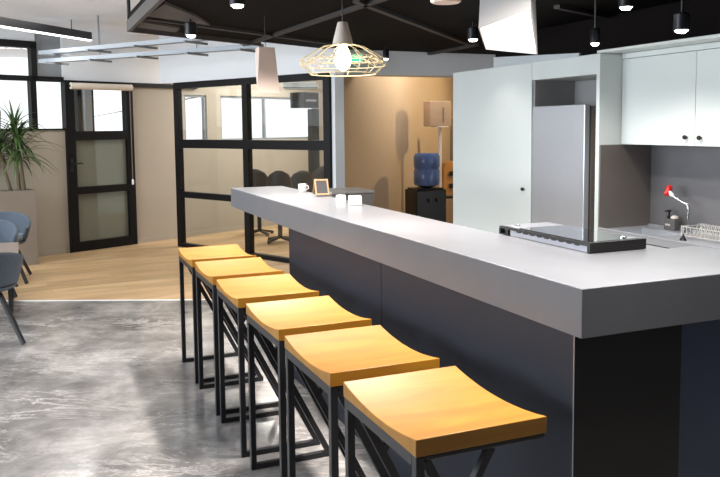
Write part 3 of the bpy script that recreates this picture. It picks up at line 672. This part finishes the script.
def tray(a_, b_, z, label, lipw=.10):
    p, q = at(*a_,'z',z), at(*b_,'z',z)
    t = thing('cable_tray', label, 'cable tray', (p+q)/2, 0, 'white cable trays near the ceiling')
    bm = B(); bar(bm, p, q, lipw, .045); obj('tray', bm, 'pipe', t)
    for k in (.08,.3,.52,.74,.95):
        c_ = p.lerp(q,k); d = (q-p).normalized(); s_ = Vector((d.y,-d.x,0)); bm = B(); bar(bm, c_-s_*.16-Vector((0,0,.035)), c_+s_*.16-Vector((0,0,.035)), .03, .02); obj('bracket', bm, 'greywall', t)
    for k in (.3,.74):
        c_ = p.lerp(q,k); bm = B(); tube(bm, [c_, (c_.x,c_.y,ZC)], .006, 6); obj('hanger', bm, 'greywall', t)
tray((42,53), (262,33), 2.40, 'upper white cable tray under the ceiling above the glazed door')
tray((42,61.5), (262,46), 2.30, 'lower white cable tray under the ceiling above the glazed door')

# ------------------------------------------------------------------ behind the partition: meeting room
def office_chair(px, d, top_py, rz, label, hs=.46):
    c = dep(px, top_py, d); ztop = c.z
    t = thing('meeting_chair', label, 'chair', (c.x,c.y,0), rz, 'dark meeting chairs behind the glass'); localize(t)
    bm = B(); n = 14; m_ = 10; R = .185; g = []
    for j in range(m_+1):
        v = j/m_; z = hs + (ztop-hs)*v; row = []
        halfang = 1.25*math.sqrt(max(0, 1-(max(0,v-.55)/.46)**2))*(1-.1*v)
        for i in range(n+1):
            a_ = (i/n*2-1)*halfang
            row.append(bm.verts.new((R*math.sin(a_), -R*math.cos(a_)+.05-.06*v, z)))
        g.append(row)
    for j in range(m_):
        for i in range(n): bm.faces.new((g[j][i],g[j][i+1],g[j+1][i+1],g[j+1][i]))
    o = obj('backrest', bm, 'officech', t, smooth=True); so_ = o.modifiers.new('thick','SOLIDIFY'); so_.thickness = .03
    bm = B(); lathe(bm, [(.13,hs-.06),(.17,hs-.04),(.18,hs),(.16,hs+.02),(.05,hs+.025)], (0,0.02,0), 24); obj('seat', bm, 'officech', t, smooth=True)
    bm = B(); tube(bm, [(0,0.02,.06),(0,.02,hs-.055)], .03, 12); obj('column', bm, 'black', t)
    for k in range(4):
        a_ = PI/4+k*PI/2; bm = B(); bar(bm, (0,.02,.07), (.21*math.cos(a_),.02+.21*math.sin(a_),.03), .04, .03); bx(bm, .21*math.cos(a_)-.02,.02+.21*math.sin(a_)-.02,0, .21*math.cos(a_)+.02,.02+.21*math.sin(a_)+.02,.04); obj('foot', bm, 'black', t)
office_chair(258, 11.0, 168.5, -.5, 'dark rounded chair leftmost behind the glass, next to the middle post')
office_chair(279, 10.3, 170.0, -.3, 'second dark rounded chair from the left behind the glass')
office_chair(301, 11.0, 170.0, -.2, 'third dark rounded chair behind the glass, left of the pair by the column')
office_chair(323, 10.2, 169.5, -.1, 'dark rounded chair rightmost behind the glass, just over the chalkboard', .46)
office_chair(321, 11.6, 165.5, -.1, 'dark wider chair farthest back behind the glass, near the column')
# air unit and dark cabinet-like unit on the far wall
sA_ = dep(301,86,10.2)
t = thing('air_conditioner', 'white air unit at the top behind the right glass pane', 'air conditioner', sA_)
ac0, ac1 = dep(284,86,9.3), dep(318,86,9.3)
bm = B(); bar(bm, ac0, ac1, .2, .085); obj('body', bm, 'acwhite', t, bevel=.02)
bm = B(); d_ = (ac1-ac0).normalized(); s_ = Vector((-d_.y,d_.x,0)); s_ = s_ if s_.dot(fw) < 0 else -s_
bar(bm, ac0+s_*.102-Vector((0,0,.025)), ac1+s_*.102-Vector((0,0,.025)), .006, .012); obj('vent_slot', bm, 'greywall', t)
bm = B(); c_ = (ac0+ac1)/2; tube(bm, [c_+Vector((0,0,.04)), (c_.x,c_.y,ZC)], .02, 8); obj('bracket', bm, 'acwhite', t)
def wbox(px0, px1, py0, py1, t0, t1, m, name, label, cat):
    s0, z1 = atW(px0, py0, t1); s1, z0 = atW(px1, py1, t1)
    return tag(boxes(name, m, [(s0,t0,z0, s1,t1,z1)], T=WT, bevel=.01), label, cat)
s0, z1 = atW(303,92,.3); s1, z0 = atW(319,108,.3)
t = thing('wall_screen', 'black screen unit on the far wall behind the right glass pane', 'screen', WT @ Vector(((s0+s1)/2,0,z0)), math.atan2(U.y,U.x))
boxes('casing', 'blackpl', [(s0,.002,z0, s1,.3,z1)], t, T=WT, bevel=.01)
boxes('silver_slot', 'silver', [(s0+.06,.301,z0+.1, s1-.06,.304,z0+.13)], t, T=WT)
s0, _ = atW(312,120,.1); s1, _ = atW(319,120,.1)
boxes('wall_back_pier', 'endp', [(s0,.001,0, s1,.1,z0-.01)], kind='structure', T=WT)

# ------------------------------------------------------------------ recess: water cooler, speaker, guitar, low cabinet
cz = 6.7
wc = at(427,170,'y',cz); zsp = wc.z
D_ = (wc-O).dot(fw); pp = D_/F
zt_ = at(427,187.5,'y',cz).z; ztop = at(427,153,'y',cz).z
hw = 18.5*pp
t = thing('water_cooler', 'black water dispenser with upturned blue bottle in the warm recess', 'water cooler', (wc.x,wc.y,0))
boxes('body', 'blackpl', [(wc.x-hw,cz-.16,0, wc.x+hw*.8,cz+.16,zt_-.02)], t, bevel=.012)
boxes('top_collar', 'blackpl', [(wc.x-hw*.9,cz-.14,zt_-.0195, wc.x+hw*.7,cz+.14,zt_)], t, bevel=.008)
rb = 13*pp; hb2 = ztop-zt_
bm = B(); lathe(bm, [(rb*.35,zt_+.001),(rb*.95,zt_+.08*hb2),(rb,zt_+.15*hb2),(rb,zt_+.50*hb2),(rb*.95,zt_+.53*hb2),(rb*.95,zt_+.57*hb2),(rb,zt_+.60*hb2),(rb,zt_+.90*hb2),(rb*.85,ztop),(rb*.3,ztop+.004)], (wc.x-.005,cz,0), 28)
obj('water_bottle', bm, 'water', t, smooth=True)
for dx in (-.06,.05):
    bm = B(); bx(bm, wc.x+dx-.012,cz-.2,zt_-.16, wc.x+dx+.012,cz-.161,zt_-.12); obj('tap', bm, 'seal', t)
# speaker on a stand
s1 = at(427,101,'y',cz+.21); s2_ = at(452,126,'y',cz+.21)
t = thing('speaker_stand', 'thin white floor stand carrying the wooden loudspeaker', 'stand', ((s1.x+s2_.x)/2,cz+.34,0))
px_ = at(440,150,'y',cz+.34).x
bm = B(); tube(bm, [(px_,cz-.02+.25,.02),(px_,cz-.02+.25,s2_.z-.004)], .0, 10) if False else tube(bm, [(px_,cz+.34,.02),(px_,cz+.34,s2_.z-.012)], .02, 12); obj('pole', bm, 'cup', t, smooth=True)
bm = B(); lathe(bm, [(.14,0),(.14,.012),(.03,.02)], (px_,cz+.34,0), 24); obj('foot', bm, 'cup', t, smooth=True)
bm = B(); bx(bm, px_-.08,cz+.26,s2_.z-.012, px_+.08,cz+.42,s2_.z-.002); obj('plate', bm, 'cup', t)
y_s = cz+.34
s1 = at(430,101,'y',y_s-.08); s2b = at(451,126,'y',y_s-.08)
t = thing('loudspeaker', 'small pale wooden loudspeaker box on the white stand', 'speaker', ((s1.x+s2b.x)/2,y_s,s2_.z))
zb_ = s2_.z-.001
boxes('cabinet', 'spk', [(s1.x,y_s-.08,zb_, s2b.x,y_s+.10,s1.z)], t, bevel=.006)
boxes('slot', 'fside', [((s1.x*.4+s2b.x*.6),y_s-.083,zb_+.05, (s1.x*.4+s2b.x*.6)+.02,y_s-.0802,s1.z-.08)], t)
# guitar-like orange body partly hidden by the tall cupboard
g0 = at(449,178,'y',7.3)
t = thing('guitar', 'orange wooden guitar body with black knobs, half hidden behind the white cupboard', 'guitar', (g0.x,7.3,0))
Tg = Matrix.Translation((g0.x+.04,7.3,g0.z)) @ Matrix.Rotation(-PI/2,4,'X') if False else Matrix.Translation((g0.x+.05,7.3,g0.z)) @ Matrix.Rotation(PI/2,4,'X')
bm = B(); k = (at(449,160,'y',7.3).z-at(449,195,'y',7.3).z)/2
out = []
for i in range(40):
    a_ = 2*PI*i/40; r_ = k*(1-.16*math.cos(2*a_+PI)*0 - .12*math.cos(4*a_))
    out.append((.72*r_*math.cos(a_), r_*math.sin(a_)*1.05))
prism(bm, out, -.04, .04, Tg); obj('body', bm, 'orange', t, bevel=.008)
for dz in (.06,-.10):
    bm = B(); bx(bm, g0.x-.02,7.3-.062,g0.z+dz-.03, g0.x+.13,7.3-.041,g0.z+dz+.03); obj('pickup', bm, 'blackpl', t)
bm = B(); bx(bm, g0.x+.02,7.3-.03,g0.z+k*1.0, g0.x+.08,7.3+.0,g0.z+k+.55); obj('neck', bm, 'fside', t)
bm = B(); tube(bm, [(g0.x-.1,7.36,.0),(g0.x-.05,7.36,g0.z-k*.8)], .012, 8); tube(bm, [(g0.x+.2,7.36,.0),(g0.x+.1,7.36,g0.z-k*.8)], .012, 8); bx(bm, g0.x-.08,7.2,g0.z-k*1.0-.03, g0.x+.15,7.38,g0.z-k*1.0-.008); obj('stand', bm, 'blackpl', t)
# low grey cabinet between the bar and the recess
yg = 5.2
g1, g2 = at(332,190,'y',yg), at(374,189.5,'y',yg)
t = thing('low_cabinet', 'low grey cupboard with a paler top behind the bar', 'cabinet', ((g1.x+g2.x)/2,yg+.2,0))
ztp = at(374,190,'y',yg).z
sx = at(347,200,'y',yg).x
boxes('body', 'greycab', [(g1.x,yg+.02,0, g2.x,yg+.42,ztp-.025)], t)
for a_, b_ in ((g1.x+.002,sx-.012), (sx+.012,g2.x-.002)): boxes('door', 'greycab', [(a_,yg,.04, b_,yg+.019,ztp-.03)], t, bevel=.002)
boxes('top', 'greytop', [(g1.x-.004,yg-.006,ztp-.0245, g2.x+.004,yg+.43,ztp)], t, bevel=.002)
# green lit sign
q = at(357,58,'y',5.9)
t = thing('lit_sign', 'small green lit sign hanging beyond the wire cage', 'sign', q)
boxes('panel', 'green', [(q.x-.055,5.88,q.z-.045, q.x+.055,5.9,q.z+.035)], t)
bm = B(); tube(bm, [(q.x,5.89,q.z+.035),(q.x,5.89,ZR+.03)], .004, 6); obj('hanger', bm, 'black', t)

# ------------------------------------------------------------------ planter with dracaena
pr0 = at(37.5,265,'z',0)
t = thing('planter', 'tall square taupe planter below the strip window', 'planter', (pr0.x-.2,pr0.y+.15,0), .2); localize(t)
pxw = (pr0-O).dot(fw)/F; W_ = 33*pxw; ph = .845
bm = B(); b0, b1 = W_/2, W_/2
vs = []
bx(bm, -b0,-b0*.8,0, b0,b0*.8,ph-.06); 
for q4 in ((-b0,-b0*.8,b0,-b0*.8+.03), (-b0,b0*.8-.03,b0,b0*.8), (-b0,-b0*.8+.03,-b0+.03,b0*.8-.03), (b0-.03,-b0*.8+.03,b0,b0*.8-.03)): bx(bm, q4[0],q4[1],ph-.06, q4[2],q4[3],ph)
obj('pot', bm, 'planter', t)
bm = B(); bx(bm, -b0+.03,-b0*.8+.03,ph-.058, b0-.03,b0*.8-.03,ph-.02); obj('soil', bm, 'soil', t)
tp_ = thing('dracaena', 'spiky green dracaena with arching leaves growing in the taupe planter', 'plant', (t.location.x,t.location.y,ph-.02)); localize(tp_)
bm = B(); heads = []
for (x, y, hx, hy, hz_) in ((-.04,0,-.14,.02,.46), (.05,.02,.02,0,.66), (.10,-.02,.07,.0,.45)):
    pts_ = [(x,y,.001), (x*.6+hx*.4,y,hz_*.4), (hx,hy,hz_)]; tube(bm, pts_, [.022,.018,.016], 8); heads.append(Vector((hx,hy,hz_)))
obj('stem', bm, 'trunk', tp_, smooth=True)
bm = B()
for hi, hc in enumerate(heads):
    for k in range(46):
        az = random.uniform(0,2*PI); el = random.uniform(-.35,1.45); ln = random.uniform(.34,.58)*(.8 if el > 1.1 else 1)
        d = Vector((math.cos(az)*math.cos(el), math.sin(az)*math.cos(el), math.sin(el)))
        p = hc + Vector((0,0,random.uniform(-.10,.10))); side = d.cross(Vector((0,0,1))).normalized(); wd_ = random.uniform(.013,.02)
        v = d.copy(); prev = None; n = 7
        for i in range(n+1):
            f_ = i/n; w2 = wd_*(1-f_**2.2)*(.6+.8*min(1,f_*4)*.5)+.0006
            up_ = side.cross(v).normalized()
            a_, m2, b_ = bm.verts.new(p-side*w2+up_*w2*.35), bm.verts.new(p), bm.verts.new(p+side*w2+up_*w2*.35)
            if prev: bm.faces.new((prev[0],prev[1],m2,a_)); bm.faces.new((prev[1],prev[2],b_,m2))
            prev = (a_,m2,b_); p = p + v*(ln/n); v = (v + Vector((0,0,-.17))).normalized()
obj('leaves', bm, 'leaf', tp_, smooth=True)

# ------------------------------------------------------------------ lounge chairs and table at the left edge
def lounge(loc, rz, label, cush=True):
    t = thing('lounge_chair', label, 'armchair', loc, rz, 'blue-grey lounge chairs'); localize(t)
    # shell: seat opens towards local +y
    bm = B(); n, m_ = 26, 8; g = []
    for j in range(m_+1):
        v = j/m_; row = []
        for i in range(n+1):
            u = i/n*2-1; a_ = u*1.95
            hgt_ = .675 - .14*abs(u)**2.2
            z = .415 + (hgt_-.415)*v; R = .27 + .045*v
            row.append(bm.verts.new((R*1.02*math.sin(a_), -R*math.cos(a_)*1.0, z)))
        g.append(row)
    for j in range(m_):
        for i in range(n): bm.faces.new((g[j][i],g[j][i+1],g[j+1][i+1],g[j+1][i]))
    o = obj('shell', bm, 'blue', t, smooth=True); so_ = o.modifiers.new('thick','SOLIDIFY'); so_.thickness = .035; bv = o.modifiers.new('round','BEVEL'); bv.width = .012; bv.segments = 3; bv.limit_method = 'ANGLE'; bv.angle_limit = 1.0
    bm = B(); lathe(bm, [(.20,.372),(.25,.382),(.265,.395),(.265,.41)], (0,0,0), 32); obj('seat_base', bm, 'blue', t, smooth=True)
    bm = B(); lathe(bm, [(.22,.411),(.25,.42),(.255,.445),(.24,.47),(.1,.477)], (0,.03,0), 32); obj('cushion', bm, 'bluecush' if cush else 'blue', t, smooth=True)
    for sx_ in (-1,1):
        for sy_ in (-1,1):
            bm = B(); bar(bm, (sx_*.13,sy_*.13,.376), (sx_*.27,sy_*.27,.006), .028, .022); obj('leg', bm, 'black', t)
ta = at(31,280,'z',0); tb = at(20,343,'z',0)
lounge((ta.x-.27-.02,ta.y-.27+.34,0), PI*.98, 'blue-grey armchair in front of the planter, with a pale blue cushion')
lounge((ta.x-.40,ta.y-.58,0), PI*1.0, 'dark blue-grey armchair just behind the small table at the left edge', False)
lounge((tb.x-.27,tb.y+.18,0), .1, 'blue-grey armchair nearest the camera at the left edge, before the small table', False)
# table: black square frame and taupe top
l1, l2 = at(11,319,'z',0), at(20,299,'z',0)
zt2 = .515
c1, c2 = at(21,243.5,'z',zt2), at(20,252,'z',zt2)
t = thing('small_table', 'small taupe-topped table on a black steel frame at the left edge', 'table', (l1.x-.3,(l1.y+l2.y)/2,0))
boxes('tabletop', 'table', [(l1.x-.62,l1.y-.06,zt2-.035, l1.x+.075,l2.y+.03,zt2)], t, bevel=.004)
for (x, y) in ((l1.x,l1.y),(l1.x,l2.y),(l1.x-.5,l1.y),(l1.x-.5,l2.y)): boxes('leg', 'black', [(x-.012,y-.012,0, x+.012,y+.012,zt2-.036)], t)
bm = B(); bx(bm, l1.x-.012,l1.y+.012,0, l1.x+.012,l2.y-.012,.024); bx(bm, l1.x-.512,l1.y+.012,0, l1.x-.488,l2.y-.012,.024); obj('floor_bar', bm, 'black', t)

# ------------------------------------------------------------------ daylight, recess lamp and added fill lights
wd = bpy.data.worlds.new('world'); sc.world = wd; wd.use_nodes = True
bg = wd.node_tree.nodes['Background']; bg.inputs[0].default_value = (.93,.97,1,1); bg.inputs[1].default_value = 1.3
def area(name, loc, tgt, e, sx_, sy_, color=(1,1,1), spread=180):
    o = add_light(name, 'AREA', loc, e, color, shape='RECTANGLE', size=sx_, size_y=sy_, spread=math.radians(spread))
    o.rotation_euler = (Vector(tgt)-Vector(loc)).to_track_quat('-Z','Y').to_euler(); return o
WIN = (.85,.93,1)
area('left_window_daylight', (-6.3,3.4,1.6), (0,3.2,2.3), 330, 5.0, 1.5, WIN)
area('meeting_room_fill_light', (2.2,8.6,2.65), (2.2,8.6,0), 90, 1.6, 1.6, (1,.97,.92))  # added area light brightens the meeting room, no fitting there
area('corner_fill_light', (-1.8,6.6,2.7), (-1.8,6.6,0), 24, 1.6, 1.6, (1,.97,.93))  # fill added over the left back corner, no fitting
for y_, e_ in ((.0,34),(1.48,42),(3.05,34),(4.6,13)): area('bar_fill_light', (.12,y_,2.22), (.12,y_,0), e_, .12, .45, (1,.92,.85), 120)  # area lights added to brighten bar top and seats, no fittings
area('kitchen_fill_light', (1.4,1.6,2.22), (1.4,1.6,0), 34, .12, 3.4, (1,.96,.92), 130)  # added strip of light lifts the kitchen fronts, no lamp modelled
area('recess_fill_light', (3.0,6.6,2.65), (3.0,6.6,0), 15, .6, .6, (1,.94,.86))  # neutral light added to lift the recess wall
# warm lamp high in the recess, hidden from the bar by the tall cupboard
l = add_light('recess_lamp', 'SPOT', (4.7,6.6,2.35), 80, (1,.76,.42), spot_size=math.radians(125), spot_blend=.8, shadow_soft_size=.05)
l.rotation_euler = (Vector((3.3,7.4,1.7))-Vector((4.7,6.6,2.35))).to_track_quat('-Z','Y').to_euler()

for o in list(bpy.data.objects):
    if '_local' in o: del o['_local']
vs = sc.view_settings; sc.display_settings.display_device = 'sRGB'
vs.view_transform = 'Standard'; vs.look = 'None'; vs.gamma = 1; vs.use_curve_mapping = False; vs.exposure = 0.25
